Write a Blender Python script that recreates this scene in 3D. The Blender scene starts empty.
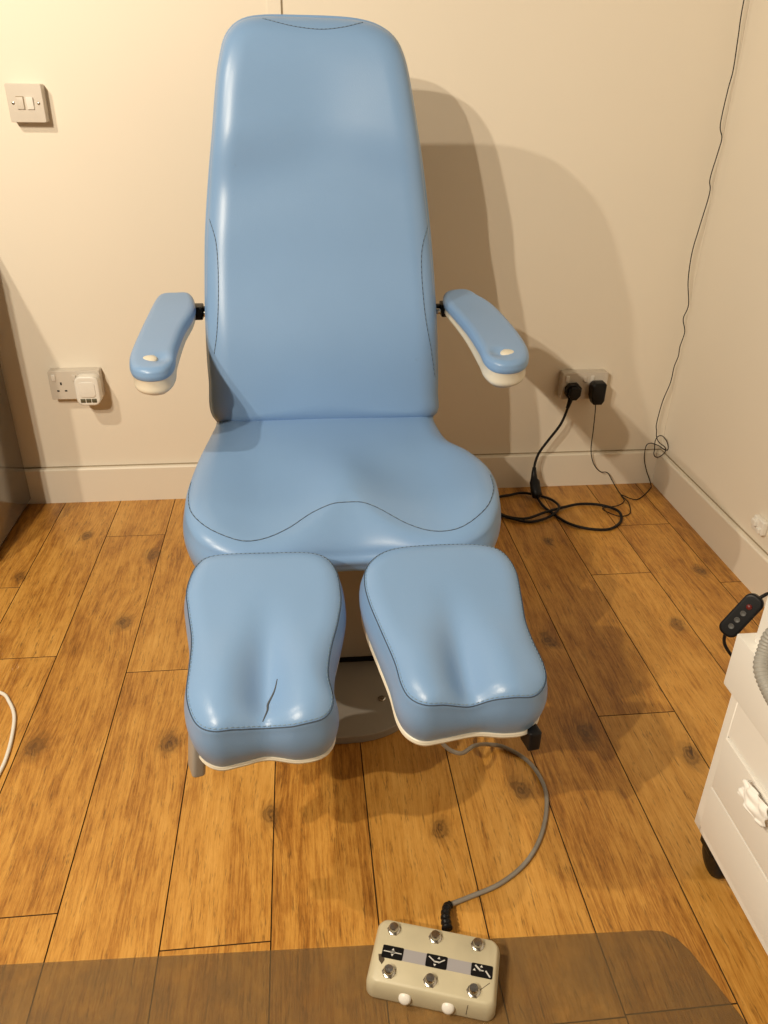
import bpy, bmesh, math, random
from mathutils import Vector, Matrix
from mathutils.bvhtree import BVHTree
from mathutils.geometry import delaunay_2d_cdt
random.seed(4)
S = bpy.context.scene
COL = S.collection
sin, cos, pi, rad = math.sin, math.cos, math.pi, math.radians

# ------------------------------------------------------------------ camera
PITCH, ROLL, YAW = 0.496, -0.016, -0.110
CAM = Vector((-1.193, -2.319, 1.177))
cam_d = bpy.data.cameras.new('camera'); cam = bpy.data.objects.new('camera', cam_d); COL.objects.link(cam)
Rz = Matrix.Rotation(YAW, 3, 'Z'); Rx = Matrix.Rotation(-PITCH, 3, 'X'); Ry = Matrix.Rotation(ROLL, 3, 'Y')
M = Rz @ Rx @ Ry
right, fwd, up = M.col[0], M.col[1], M.col[2]
R3 = Matrix((right, up, -fwd)).transposed()
cam.matrix_world = Matrix.Translation(CAM) @ R3.to_4x4()
cam_d.sensor_fit = 'VERTICAL'; cam_d.sensor_height = 36.0; cam_d.lens = 784.318 * 36 / 1024
cam_d.clip_start = 0.02
S.camera = cam

# ------------------------------------------------------------------ light
S.view_settings.view_transform = 'Standard'; S.view_settings.look = 'None'
S.view_settings.gamma = 1.0; S.view_settings.use_curve_mapping = False
S.view_settings.exposure = 0.0
W = bpy.data.worlds.new('world'); S.world = W; W.use_nodes = True
W.node_tree.nodes['Background'].inputs[0].default_value = (1.0, .84, .66, 1)
W.node_tree.nodes['Background'].inputs[1].default_value = 0.30
CEIL = 2.2
def lamp(name, loc, power, radius, aim=None, spot=None, col=(1.0, .86, .66)):
    l = bpy.data.lights.new(name, 'SPOT' if spot else 'POINT'); l.energy = power; l.color = col
    l.shadow_soft_size = radius
    o = bpy.data.objects.new(name, l); o.location = loc; COL.objects.link(o)
    if spot:
        l.spot_size = rad(spot); l.spot_blend = .5
        o.rotation_euler = (Vector(aim) - Vector(loc)).to_track_quat('-Z', 'Y').to_euler()
    return o
lamp('downlight_lamp', (-2.32, -2.90, 2.03), 122, .018, aim=(-1.5, -1.3, 0), spot=150)
lamp('downlight_lamp', (-2.33, -2.35, 2.03), 106, .018, aim=(-1.5, -1.1, 0), spot=150)
lamp('downlight_lamp', (-2.44, -1.41, 2.08), 70, .018, aim=(-1.5, -.8, 0), spot=150)

# ------------------------------------------------------------------ materials
def mat(name, col, rough=.5, metal=0.0, spec=.5, bump=0, bscale=200, coat=0, var=0, vscale=5, emit=None):
    m = bpy.data.materials.new(name); m.use_nodes = True
    nt = m.node_tree; b = nt.nodes['Principled BSDF']
    b.inputs['Base Color'].default_value = (*col, 1); b.inputs['Roughness'].default_value = rough
    b.inputs['Metallic'].default_value = metal; b.inputs['Specular IOR Level'].default_value = spec
    b.inputs['Coat Weight'].default_value = coat; b.inputs['Coat Roughness'].default_value = .2
    tc = nt.nodes.new('ShaderNodeTexCoord')
    if bump:
        n = nt.nodes.new('ShaderNodeTexNoise'); n.inputs['Scale'].default_value = bscale; n.inputs['Detail'].default_value = 4
        nt.links.new(tc.outputs['Object'], n.inputs['Vector'])
        bp = nt.nodes.new('ShaderNodeBump'); bp.inputs['Strength'].default_value = bump; bp.inputs['Distance'].default_value = .001
        nt.links.new(n.outputs['Fac'], bp.inputs['Height']); nt.links.new(bp.outputs['Normal'], b.inputs['Normal'])
    if var:
        n = nt.nodes.new('ShaderNodeTexNoise'); n.inputs['Scale'].default_value = vscale; n.inputs['Detail'].default_value = 5
        nt.links.new(tc.outputs['Object'], n.inputs['Vector'])
        mx = nt.nodes.new('ShaderNodeMix'); mx.data_type = 'RGBA'
        mx.inputs[6].default_value = (*[c * (1 - var) for c in col], 1); mx.inputs[7].default_value = (*[min(1, c * (1 + var)) for c in col], 1)
        nt.links.new(n.outputs['Fac'], mx.inputs[0]); nt.links.new(mx.outputs[2], b.inputs['Base Color'])
    return m
DULL = mat('dim_unseen_wall', (.13, .115, .10), .7)  # walls out of view, coloured dark to cut bounced light
WALL = mat('painted_wall', (.81, .75, .645), .55, spec=.3, bump=.12, bscale=60, var=.03, vscale=1.5)
SKIRT = mat('painted_skirting', (.80, .745, .645), .4, var=.03, vscale=3)
CEILM = mat('dim_unseen_ceiling', (.22, .205, .185), .8)  # unseen ceiling, darkened so it throws less fill into the shadows
GAP = mat('dark_gap', (.34, .27, .18), .8)
VINYL = mat('blue_vinyl', (.200, .345, .590), .34, spec=.5, bump=.22, bscale=420, var=.05, vscale=6)
SEAMM = mat('seam_thread', (.05, .08, .13), .7)
STITCH = mat('stitch_thread', (.22, .32, .42), .6)
CREAM = mat('cream_plastic', (.70, .66, .55), .35, bump=.05, bscale=300, var=.06, vscale=9)
CTRLM = mat('worn_cream_enamel', (.56, .51, .36), .38, bump=.1, bscale=260, var=.16, vscale=22)
BLACK = mat('black_plastic', (.006, .006, .007), .4, spec=.25)
RUBBER = mat('black_rubber', (.009, .008, .008), .5, spec=.25)
STEEL = mat('brushed_steel', (.52, .50, .46), .25, metal=1, bump=.1, bscale=120)
GREYM = mat('grey_enamel', (.33, .31, .28), .42, var=.06, vscale=8)
COVERM = mat('grey_brown_cover', (.30, .27, .23), .45, var=.05, vscale=7)
WHITEP = mat('white_plastic', (.82, .80, .75), .35)
SWITCHP = mat('aged_white_plastic', (.62, .57, .50), .38, var=.04, vscale=20)
TROLW = mat('white_laminate', (.85, .83, .78), .38, var=.015, vscale=4)
CABM = mat('glossy_grey_metal', (.22, .205, .185), .12, metal=.55, spec=.6, var=.12, vscale=6)
TISSUEM = mat('tissue_paper', (.88, .87, .84), .9, bump=.3, bscale=90)
HOSEM = mat('grey_hose', (.33, .32, .29), .5)
CABLEG = mat('grey_cable_sheath', (.26, .24, .21), .5, var=.25, vscale=30)
CABLEW = mat('white_cable_sheath', (.80, .78, .72), .5)
SILVER = mat('silver_label', (.36, .35, .37), .4)
RED = mat('red_button', (.12, .008, .006), .4)
LGREY = mat('light_grey_symbol', (.6, .6, .58), .5)
CREASEM = mat('vinyl_tear', (.07, .08, .09), .8)

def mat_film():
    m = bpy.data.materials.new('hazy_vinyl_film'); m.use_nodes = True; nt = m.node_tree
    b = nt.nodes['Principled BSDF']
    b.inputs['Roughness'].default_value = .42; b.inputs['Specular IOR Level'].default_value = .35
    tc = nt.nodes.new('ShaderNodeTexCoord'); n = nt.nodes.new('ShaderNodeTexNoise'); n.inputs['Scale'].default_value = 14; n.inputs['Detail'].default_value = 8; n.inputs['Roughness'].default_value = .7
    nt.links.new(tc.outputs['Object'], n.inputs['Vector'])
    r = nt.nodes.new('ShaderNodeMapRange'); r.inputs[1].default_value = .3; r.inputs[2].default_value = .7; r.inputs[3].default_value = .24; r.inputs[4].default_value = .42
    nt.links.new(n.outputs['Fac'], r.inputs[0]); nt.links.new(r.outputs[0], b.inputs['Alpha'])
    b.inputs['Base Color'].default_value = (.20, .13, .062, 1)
    return m
FILM = mat_film()

KNOTS = [(-1.844, -.237), (-1.635, -.361), (-1.973, -.448), (-1.66, -.678), (-1.492, -1.104), (-1.281, -1.302), (-.488, -.379), (-.623, -.838), (-.635, -1.151), (-.809, -1.287), (-.976, -1.36), (-.108, -.569), (-.278, -.806), (-.443, -1.23), (-1.76, -1.09)]
def mat_floor():
    m = bpy.data.materials.new('oak_laminate'); m.use_nodes = True; nt = m.node_tree; L = nt.links; N = nt.nodes.new
    b = nt.nodes['Principled BSDF']; b.inputs['Roughness'].default_value = .36; b.inputs['Specular IOR Level'].default_value = .45
    geo = N('ShaderNodeNewGeometry'); att = N('ShaderNodeAttribute'); att.attribute_name = 'plank'
    def math_(op, a, c=None, d=None):
        n = N('ShaderNodeMath'); n.operation = op
        for i, x in enumerate((a, c, d)):
            if x is None: continue
            if isinstance(x, (int, float)): n.inputs[i].default_value = x
            else: L.new(x, n.inputs[i])
        return n.outputs[0]
    # knot distance (stretched along the board)
    dist = None
    for i, (kx, ky) in enumerate(KNOTS):
        sc = random.Random(i).uniform(.8, 1.25)
        v = N('ShaderNodeVectorMath'); v.operation = 'SUBTRACT'; L.new(geo.outputs['Position'], v.inputs[0]); v.inputs[1].default_value = (kx, ky, 0)
        w = N('ShaderNodeVectorMath'); w.operation = 'MULTIPLY'; L.new(v.outputs[0], w.inputs[0]); w.inputs[1].default_value = (sc, .62 * sc, 0)
        ln = N('ShaderNodeVectorMath'); ln.operation = 'LENGTH'; L.new(w.outputs[0], ln.inputs[0])
        dist = ln.outputs['Value'] if dist is None else math_('MINIMUM', dist, ln.outputs['Value'])
    # warp the grain around knots
    sep = N('ShaderNodeSeparateXYZ'); L.new(geo.outputs['Position'], sep.inputs[0])
    n0 = N('ShaderNodeTexNoise'); n0.inputs['Scale'].default_value = 3.5; n0.inputs['Detail'].default_value = 2; L.new(geo.outputs['Position'], n0.inputs['Vector'])
    warp = math_('MULTIPLY', math_('SUBTRACT', n0.outputs['Fac'], .5), .014)
    kw = math_('MULTIPLY', math_('POWER', 2.718, math_('MULTIPLY', dist, -34.0)), .022)
    gx = math_('ADD', math_('ADD', sep.outputs[0], warp), kw)
    comb = N('ShaderNodeCombineXYZ'); L.new(gx, comb.inputs[0]); L.new(sep.outputs[1], comb.inputs[1]); L.new(math_('MULTIPLY', att.outputs['Fac'], 37.0), comb.inputs[2])
    def noise(scx, scy, det, rough=.6, zsc=1):
        mp = N('ShaderNodeMapping'); mp.inputs['Scale'].default_value = (scx, scy, zsc); L.new(comb.outputs[0], mp.inputs['Vector'])
        n = N('ShaderNodeTexNoise'); n.inputs['Scale'].default_value = 1; n.inputs['Detail'].default_value = det; n.inputs['Roughness'].default_value = rough
        L.new(mp.outputs[0], n.inputs['Vector']); return n.outputs['Fac']
    broad = noise(14, 3.0, 4); fine = noise(260, 14, 4, .8); mid = noise(90, 3.2, 5, .75); blot = noise(26, 11, 6, .72)
    f = math_('ADD', math_('MULTIPLY', broad, .28), math_('ADD', math_('MULTIPLY', mid, .30), math_('MULTIPLY', blot, .28)))
    f = math_('ADD', f, math_('MULTIPLY', fine, .40))
    f = math_('ADD', f, math_('MULTIPLY', math_('SUBTRACT', att.outputs['Fac'], .5), .10))
    cr = N('ShaderNodeValToRGB'); e = cr.color_ramp.elements
    e[0].position = .47; e[0].color = (.19, .07, .010, 1); e[1].position = .80; e[1].color = (.70, .385, .098, 1)
    x = e.new(.565); x.color = (.40, .175, .030, 1); x = e.new(.65); x.color = (.56, .28, .055, 1)
    L.new(f, cr.inputs[0])
    # dark flecks
    fl = noise(95, 30, 4, .8)
    flr = N('ShaderNodeMapRange'); flr.inputs[1].default_value = .67; flr.inputs[2].default_value = .78; L.new(fl, flr.inputs[0])
    # knot darkening with rings
    wob = math_('ADD', dist, math_('MULTIPLY', math_('SUBTRACT', noise(45, 30, 4), .5), .034))
    ring = math_('MULTIPLY', math_('ADD', math_('SINE', math_('MULTIPLY', wob, 620.0)), 1.0), .5)
    kr = N('ShaderNodeMapRange'); kr.inputs[1].default_value = .030; kr.inputs[2].default_value = .004; kr.interpolation_type = 'SMOOTHSTEP'; L.new(wob, kr.inputs[0])
    km = math_('MULTIPLY', kr.outputs[0], math_('ADD', math_('MULTIPLY', ring, .28), .55))
    fl2 = noise(190, 17, 3, .85)
    fr2 = N('ShaderNodeMapRange'); fr2.inputs[1].default_value = .56; fr2.inputs[2].default_value = .72; L.new(fl2, fr2.inputs[0])
    fsum = math_('ADD', math_('MULTIPLY', flr.outputs[0], .6), math_('MULTIPLY', fr2.outputs[0], .75))
    tot = math_('MINIMUM', math_('ADD', fsum, km), 1.0)
    mx = N('ShaderNodeMix'); mx.data_type = 'RGBA'; L.new(tot, mx.inputs[0]); L.new(cr.outputs[0], mx.inputs[6]); mx.inputs[7].default_value = (.085, .038, .012, 1)
    L.new(mx.outputs[2], b.inputs['Base Color'])
    bp = N('ShaderNodeBump'); bp.inputs['Strength'].default_value = .35; bp.inputs['Distance'].default_value = .0012
    L.new(math_('ADD', fine, mid), bp.inputs['Height']); L.new(bp.outputs['Normal'], b.inputs['Normal'])
    return m
FLOORM = mat_floor()

# ------------------------------------------------------------------ helpers
def tag(o, label=None, cat=None, group=None, kind=None):
    if label: o['label'] = label
    if cat: o['category'] = cat
    if group: o['group'] = group
    if kind: o['kind'] = kind
    return o
def empty(name, loc, label, cat, rz=0, group=None):
    o = bpy.data.objects.new(name, None); o.empty_display_size = .05; COL.objects.link(o); o.location = loc; o.rotation_euler = (0, 0, rz)
    return tag(o, label, cat, group)
def wloc(p):
    v = Vector((0, 0, 0))
    while p is not None: v = v + p.location; p = p.parent
    return v
def obj(name, bm, m, parent=None, world=True, smooth=True, auto=None, loc=None):
    """mesh object from a bmesh given in world coordinates; its origin is put at the parent (or at loc)."""
    me = bpy.data.meshes.new(name)
    if world:
        o0 = wloc(parent) if parent else (Vector(loc) if loc else Vector((0, 0, 0)))
        bmesh.ops.translate(bm, verts=bm.verts, vec=-o0)
    bmesh.ops.recalc_face_normals(bm, faces=bm.faces)
    bm.to_mesh(me); bm.free()
    for p in me.polygons: p.use_smooth = smooth
    if auto is not None:
        try: me.set_sharp_from_angle(angle=rad(auto))
        except Exception: pass
    me.materials.append(m)
    o = bpy.data.objects.new(name, me); COL.objects.link(o)
    if parent: o.parent = parent
    elif world and loc: o.location = loc
    return o
def box(bm, c, s, bev=0, seg=2, M4=None):
    b2 = bmesh.new(); bmesh.ops.create_cube(b2, size=1)
    for v in b2.verts: v.co = Vector((v.co.x * s[0], v.co.y * s[1], v.co.z * s[2]))
    if bev: bmesh.ops.bevel(b2, geom=b2.edges[:], offset=bev, segments=seg, profile=.7, affect='EDGES')
    T = Matrix.Translation(c)
    if M4 is not None: T = T @ M4
    b2.transform(T); join(bm, b2); return bm
def join(bm, b2):
    me = bpy.data.meshes.new('tmp'); b2.to_mesh(me); b2.free(); bm.from_mesh(me); bpy.data.meshes.remove(me)
def catmull(P, n=8, closed=False):
    P = [Vector(p) for p in P]; out = []; N_ = len(P)
    rng = range(N_) if closed else range(N_ - 1)
    for i in rng:
        if closed: a, b, c, d = P[i - 1], P[i], P[(i + 1) % N_], P[(i + 2) % N_]
        else: a, b, c, d = P[max(i - 1, 0)], P[i], P[i + 1], P[min(i + 2, N_ - 1)]
        for k in range(n):
            t = k / n
            out.append(.5 * ((2 * b) + (c - a) * t + (2 * a - 5 * b + 4 * c - d) * t * t + (3 * b - a - 3 * c + d) * t ** 3))
    if not closed: out.append(P[-1])
    return out
def resample(P, n, closed=True):
    Q = P + [P[0]] if closed else P
    ds = [0]
    for i in range(1, len(Q)): ds.append(ds[-1] + (Q[i] - Q[i - 1]).length)
    out = []; j = 0
    for k in range(n):
        t = ds[-1] * k / (n if closed else n - 1)
        while j < len(ds) - 2 and ds[j + 1] < t: j += 1
        u = (t - ds[j]) / max(1e-9, ds[j + 1] - ds[j]); out.append(Q[j].lerp(Q[j + 1], u))
    return out
def tube(bm, pts, r, seg=8, closed=False, cap=True, ribs=None):
    pts = [Vector(p) for p in pts]; n = len(pts); rings = []
    t0 = (pts[1] - pts[0]).normalized(); ref = Vector((0, 0, 1)) if abs(t0.z) < .9 else Vector((1, 0, 0))
    nrm = (ref - t0 * ref.dot(t0)).normalized()
    for i in range(n):
        a = pts[i - 1] if (i > 0 or closed) else pts[i]; c = pts[(i + 1) % n] if (i < n - 1 or closed) else pts[i]
        t = (c - a); t = t.normalized() if t.length > 1e-9 else t0
        nrm = (nrm - t * nrm.dot(t)); nrm = nrm.normalized() if nrm.length > 1e-6 else t.orthogonal().normalized(); bn = t.cross(nrm)
        rr = r[i] if isinstance(r, (list, tuple)) else r
        rings.append([bm.verts.new(pts[i] + (nrm * cos(2 * pi * k / seg) + bn * sin(2 * pi * k / seg)) * rr) for k in range(seg)])
    for i in range(n if closed else n - 1):
        A, B = rings[i], rings[(i + 1) % n]
        for k in range(seg): bm.faces.new((A[k], A[(k + 1) % seg], B[(k + 1) % seg], B[k]))
    if cap and not closed: bm.faces.new(rings[0][::-1]); bm.faces.new(rings[-1])
    return bm
def lathe(bm, prof, c=(0, 0, 0), seg=24, M4=None):
    """prof: (r, z) list, capped at both ends"""
    b2 = bmesh.new(); rings = [[b2.verts.new((r * cos(2 * pi * k / seg), r * sin(2 * pi * k / seg), z)) for k in range(seg)] for r, z in prof]
    for A, B in zip(rings, rings[1:]):
        for k in range(seg): b2.faces.new((A[k], A[(k + 1) % seg], B[(k + 1) % seg], B[k]))
    b2.faces.new(rings[0][::-1]); b2.faces.new(rings[-1])
    T = Matrix.Translation(c)
    if M4 is not None: T = T @ M4
    b2.transform(T); join(bm, b2); return bm
def prism(bm, poly, z0, z1, bev=0, M4=None, seg=2):
    b2 = bmesh.new(); f = b2.faces.new([b2.verts.new((p[0], p[1], z0)) for p in poly])
    r = bmesh.ops.extrude_face_region(b2, geom=[f]); vs = [v for v in r['geom'] if isinstance(v, bmesh.types.BMVert)]
    for v in vs: v.co.z = z1
    bmesh.ops.recalc_face_normals(b2, faces=b2.faces)
    if bev:
        es = [e for e in b2.edges if e.calc_face_angle(0) > .6 or abs(e.verts[0].co.z - e.verts[1].co.z) < 1e-6]
        bmesh.ops.bevel(b2, geom=es, offset=bev, segments=seg, profile=.7, affect='EDGES')
    if M4 is not None: b2.transform(M4)
    join(bm, b2); return bm
def rrect(w, h, r, n=6):
    out = []
    for cx, cy, a0 in ((w / 2 - r, h / 2 - r, 0), (-w / 2 + r, h / 2 - r, 90), (-w / 2 + r, -h / 2 + r, 180), (w / 2 - r, -h / 2 + r, 270)):
        for k in range(n + 1): a = rad(a0 + 90 * k / n); out.append((cx + r * cos(a), cy + r * sin(a)))
    return out
def inside(p, poly):
    c = False; j = len(poly) - 1
    for i in range(len(poly)):
        a, b = poly[i], poly[j]
        if (a.y > p.y) != (b.y > p.y) and p.x < (b.x - a.x) * (p.y - a.y) / (b.y - a.y) + a.x: c = not c
        j = i
    return c
def smooth(a, b, x):
    t = max(0, min(1, (x - a) / (b - a))); return t * t * (3 - 2 * t)

def cushion(outline, H, thick, Rf, Df, frame, axis, n=220, bulge=.006, rb=.015, step=.0075, depth=None):
    """upholstered block: outline (2-D control points), H(s,t) height of its face, rounded face edge (Rf, Df), side bulge, rounded back.
    frame maps (s, t, h) to the world. Returns bmesh and a list of rings (world points)."""
    O = resample(catmull([Vector((a, b, 0)) for a, b in outline], 10, True), n)
    area = sum(O[i - 1].x * O[i].y - O[i].x * O[i - 1].y for i in range(n))
    if area < 0: O.reverse()
    (ax, a0), (_, a1) = axis
    nor = []
    for i in range(n):
        t = (O[(i + 1) % n] - O[i - 1]).normalized(); nor.append(Vector((t.y, -t.x, 0)))
    C = [Vector((ax, max(a0, min(a1, o.y)), 0)) for o in O]
    bm = bmesh.new(); ringlog = []
    Rr = [Rf(o.x, o.y) for o in O]; Dd = [Df(o.x, o.y) for o in O]
    def inset(i, d): v = C[i] - O[i]; return O[i] + v.normalized() * min(d, v.length * .9)
    K = 12; rings = []
    for k in range(K + 1):
        a = (pi / 2) * k / K; pts = []
        for i in range(n):
            q = inset(i, Rr[i] * (1 - sin(a))); pts.append((q.x, q.y, H(q.x, q.y) - Dd[i] * (1 - cos(a))))
        rings.append(pts)
    SK = 8
    for k in range(1, SK + 1):
        s_ = k / SK; pts = []
        for i in range(n):
            top = H(O[i].x, O[i].y) - Dd[i]; bot = -thick + rb if depth is None else -depth(O[i].x, O[i].y) + rb
            q = O[i] + nor[i] * bulge * sin(pi * min(1, s_ * .95)); pts.append((q.x, q.y, top + (bot - top) * s_))
        rings.append(pts)
    for k in range(1, 6):
        a = (pi / 2) * k / 5; pts = []
        for i in range(n):
            bot = -thick + rb if depth is None else -depth(O[i].x, O[i].y) + rb
            q = inset(i, rb * (1 - cos(a))); pts.append((q.x, q.y, bot - rb * sin(a)))
        rings.append(pts)
    V = [[bm.verts.new(frame(*p)) for p in r] for r in rings]
    for A, B in zip(V, V[1:]):
        for k in range(n): bm.faces.new((A[k], A[(k + 1) % n], B[(k + 1) % n], B[k]))
    bm.faces.new(V[-1])
    # face: Delaunay fill of first ring with a grid
    R0 = [Vector((p[0], p[1])) for p in rings[0]]
    xs = [p.x for p in R0]; ys = [p.y for p in R0]; pts = list(R0)
    x = min(xs) + step
    while x < max(xs):
        y = min(ys) + step
        while y < max(ys):
            p = Vector((x, y))
            if inside(p, R0) and min((p - q).length_squared for q in R0[::2]) > (step * .6) ** 2: pts.append(p)
            y += step
        x += step
    vo, eo, fo, ov, oe, of = delaunay_2d_cdt(pts, [], [list(range(n))], 1, 1e-6)
    idx = []
    for k, v in enumerate(vo):
        src = ov[k][0] if ov[k] else None
        if src is not None and src < n: idx.append(V[0][src])
        else: idx.append(bm.verts.new(frame(v.x, v.y, H(v.x, v.y))))
    for f in fo:
        try: bm.faces.new([idx[i] for i in f])
        except ValueError: pass
    wr = [[frame(*p) for p in r] for r in rings]
    return bm, wr
def bvh(bm): bm.normal_update(); return BVHTree.FromBMesh(bm)
def project(tree, pts, direction, lift=.0003):
    out = []
    for p in pts:
        hit, nr, i, d = tree.ray_cast(Vector(p) - direction * .4, direction)
        if hit is not None: out.append(hit - direction * lift)
    return out
def stitches(bm, path, r=.0007, dash=.0045, gap=.003, lift=Vector((0, 0, 0))):
    L = 0; seg = []; on = True; acc = [path[0]]
    for a, b in zip(path, path[1:]):
        d = (b - a).length; L += d
        if on: acc.append(b)
        if on and L > dash:
            if len(acc) > 1: tube(bm, [p + lift for p in acc], r, 5)
            on = False; L = 0
        elif not on and L > gap: on = True; L = 0; acc = [b]
    return bm

# ------------------------------------------------------------------ room
X0, Y0 = -4.0, -5.6
def plane_box(name, c, s, m, **k):
    bm = bmesh.new(); box(bm, (0, 0, 0), s); bmesh.ops.translate(bm, verts=bm.verts, vec=c)
    o = obj(name, bm, m, smooth=False); tag(o, kind='structure'); return o
plane_box('wall_back', (X0 / 2, .05, CEIL / 2), (-X0 + .2, .1, CEIL + .2), WALL)
plane_box('wall_right', (.05, Y0 / 2 - .05, CEIL / 2), (.1, -Y0 + .1, CEIL + .2), WALL)
plane_box('wall_left', (X0 - .05, Y0 / 2, CEIL / 2), (.1, -Y0 + .0, CEIL + .2), DULL)
plane_box('wall_front', (X0 / 2, Y0 - .05, CEIL / 2), (-X0 + .0, .1, CEIL + .2), DULL)
plane_box('ceiling', (X0 / 2, Y0 / 2, CEIL + .05), (-X0, -Y0, .1), CEILM)

# floor: one mesh of boards with fine joints over a dark underlay
JOINTS = {0: [-.875], -1: [-.247, -1.468], -2: [-.802], 1: [-1.547], 7: [-.565], 6: [-1.106], 5: [-1.707], 8: [-.30], 2: [-.7], 3: [-1.0], 4: [-.45], -3: [-.5]}
bm = bmesh.new(); lay = bm.loops.layers.float_color.new('plank')
box(bm, (X0 / 2, Y0 / 2, -.03), (-X0, -Y0, .05))
for f in bm.faces: f.material_index = 1
g = .0011
for k in range(-11, 10):
    x0 = max(X0, -1.617 + .171 * k); x1 = min(0, x0 + .171 if x0 > X0 else -1.617 + .171 * (k + 1))
    if x1 <= x0: continue
    js = sorted(JOINTS.get(k, [-(.3 + (k * .37) % 1.0)]))
    lo = js[0]
    while lo > Y0: lo -= 1.26; js.append(lo)
    ys = sorted(set([Y0] + [j for j in js if j > Y0] + [0]))
    for a, b in zip(ys, ys[1:]):
        rnd = random.random()
        vs = [bm.verts.new(p) for p in ((x0 + g, a + g, 0), (x1 - g, a + g, 0), (x1 - g, b - g, 0), (x0 + g, b - g, 0))]
        lw = [bm.verts.new((v.co.x + (g * .8 if i in (1, 2) else -g * .8), v.co.y + (g * .8 if i > 1 else -g * .8), -.0025)) for i, v in enumerate(vs)]
        fs = [bm.faces.new(vs)] + [bm.faces.new((vs[i], lw[i], lw[(i + 1) % 4], vs[(i + 1) % 4])) for i in range(4)]
        for f in fs[:1]:
            for l in f.loops: l[lay] = (rnd, rnd, rnd, 1)
        for f in fs[1:]: f.material_index = 1
me = bpy.data.meshes.new('floor'); bm.to_mesh(me); bm.free(); me.materials.append(FLOORM); me.materials.append(mat('board_joint', (.055, .025, .008), .6))
fl = bpy.data.objects.new('floor', me); COL.objects.link(fl); tag(fl, kind='structure')

# skirting
SK, ST = .116, .018
def skirting(name, axis):
    bm = bmesh.new(); b2 = bmesh.new()
    prof = [(0, 0), (ST, 0), (ST, SK - .004), (ST - .004, SK), (.002, SK), (.002, SK + .0001), (0, SK)]
    A = []; B = []
    for d, z in prof:
        if axis == 'x': A.append(b2.verts.new((X0, -d, z))); B.append(b2.verts.new((-ST if d > 0 else 0, -d, z)))
        else: A.append(b2.verts.new((-d, 0, z))); B.append(b2.verts.new((-d, Y0, z)))
    n = len(prof)
    for i in range(n): b2.faces.new((A[i], A[(i + 1) % n], B[(i + 1) % n], B[i]))
    b2.faces.new(A); b2.faces.new(B[::-1]); join(bm, b2)
    o = obj(name, bm, SKIRT, smooth=False); tag(o, kind='structure')
skirting('baseboard_back', 'x'); skirting('baseboard_right', 'y')
# shadow gap above the skirting and the cover strip of the wall panels
bm = bmesh.new(); box(bm, (X0 / 2, -.0012, SK + .0015), (-X0, .0024, .003)); tag(obj('trim_1', bm, GAP, smooth=False), kind='structure')
bm = bmesh.new(); box(bm, (-.0012, Y0 / 2, SK + .0015), (.0024, -Y0, .003)); tag(obj('trim_2', bm, GAP, smooth=False), kind='structure')
bm = bmesh.new(); box(bm, (-1.231, -.0025, (CEIL + SK + .004) / 2), (.034, .005, CEIL - SK - .006), bev=.0012, seg=2); tag(obj('trim_3', bm, WALL, smooth=False), kind='structure')
bm = bmesh.new(); box(bm, (-1.212, -.001, (CEIL + SK + .004) / 2), (.0030, .002, CEIL - SK - .006)); tag(obj('trim_4', bm, GAP, smooth=False), kind='structure')

# ------------------------------------------------------------------ treatment chair
chair = empty('treatment_chair', (-1.13, -.80, 0), 'pale blue vinyl podiatry chair with tall backrest and two split leg rests', 'chair')
CX = -1.13
# backrest -------------------------------------------------
TB = rad(12); bo = Vector((CX, -.60, .50)); be = Vector((0, sin(TB), cos(TB))); bn = Vector((0, -cos(TB), sin(TB)))
fr_back = lambda s, t, h: bo + Vector((s, 0, 0)) + be * t + bn * h
back_out = [(-.266, -.008), (-.275, .09), (-.274, .201), (-.269, .308), (-.261, .411), (-.248, .511), (-.232, .607), (-.218, .701), (-.208, .749), (-.194, .792), (-.166, .820), (-.121, .831),
            (-.042, .833), (.038, .832), (.088, .827), (.124, .816), (.153, .795), (.171, .762), (.185, .707), (.202, .612), (.222, .493), (.236, .368), (.244, .261), (.25, .149), (.252, .05), (.246, -.008), (.152, -.020), (-.151, -.020)]
def H_back(s, t):
    s = s + .012; t = t / .925; w = .27 - .06 * smooth(.3, .9, t); q = s / w; aq = math.sqrt(q * q + .06) - .12
    h = 0.016 * math.exp(-((t - .18) / .16) ** 2)
    h -= .016 * (1 - min(1, q * q)) * smooth(.05, .4, t)
    h += .016 * smooth(.52, .72, t + .07 * aq) - .009 * math.exp(-((t - .60 + .07 * aq) / .07) ** 2)
    h -= .022 * smooth(.76, .93, t) ** 1.5
    h -= .010 * math.exp(-(s / .12) ** 2) * smooth(.55, .72, t) * (1 - smooth(.72, .9, t))
    return h
bm, rg = cushion(back_out, H_back, .075, lambda s, t: .052, lambda s, t: .036, fr_back, ((-.012, .12), (-.012, .68)), bulge=.006)
tree = bvh(bm)
backrest = obj('backrest', bm, VINYL, chair)
def seam_line(name, pts, tree, direction, parent, r=.0009, st=True):
    P = resample([fr for fr in catmull(pts, 10)], 120, closed=False)
    P = project(tree, P, direction)
    b = bmesh.new(); tube(b, P, r, 6); o = obj(name, b, SEAMM, parent)
    if st:
        b = bmesh.new(); stitches(b, P, .0005, .004, .003, lift=-direction * .0009); s = obj('stitching', b, STITCH, parent)
    return o
for pts in ([(-.253, .435), (-.240, .38), (-.241, .286), (-.249, .2), (-.259, .149)], [(.228, .421), (.211, .357), (.217, .239), (.233, .149), (.244, .085)], [(-.119, .822), (-.063, .808), (-.002, .802), (.05, .808), (.088, .820)]):
    seam_line('seam', [fr_back(a, b, 0) for a, b in pts], tree, -bn, backrest)
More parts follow.
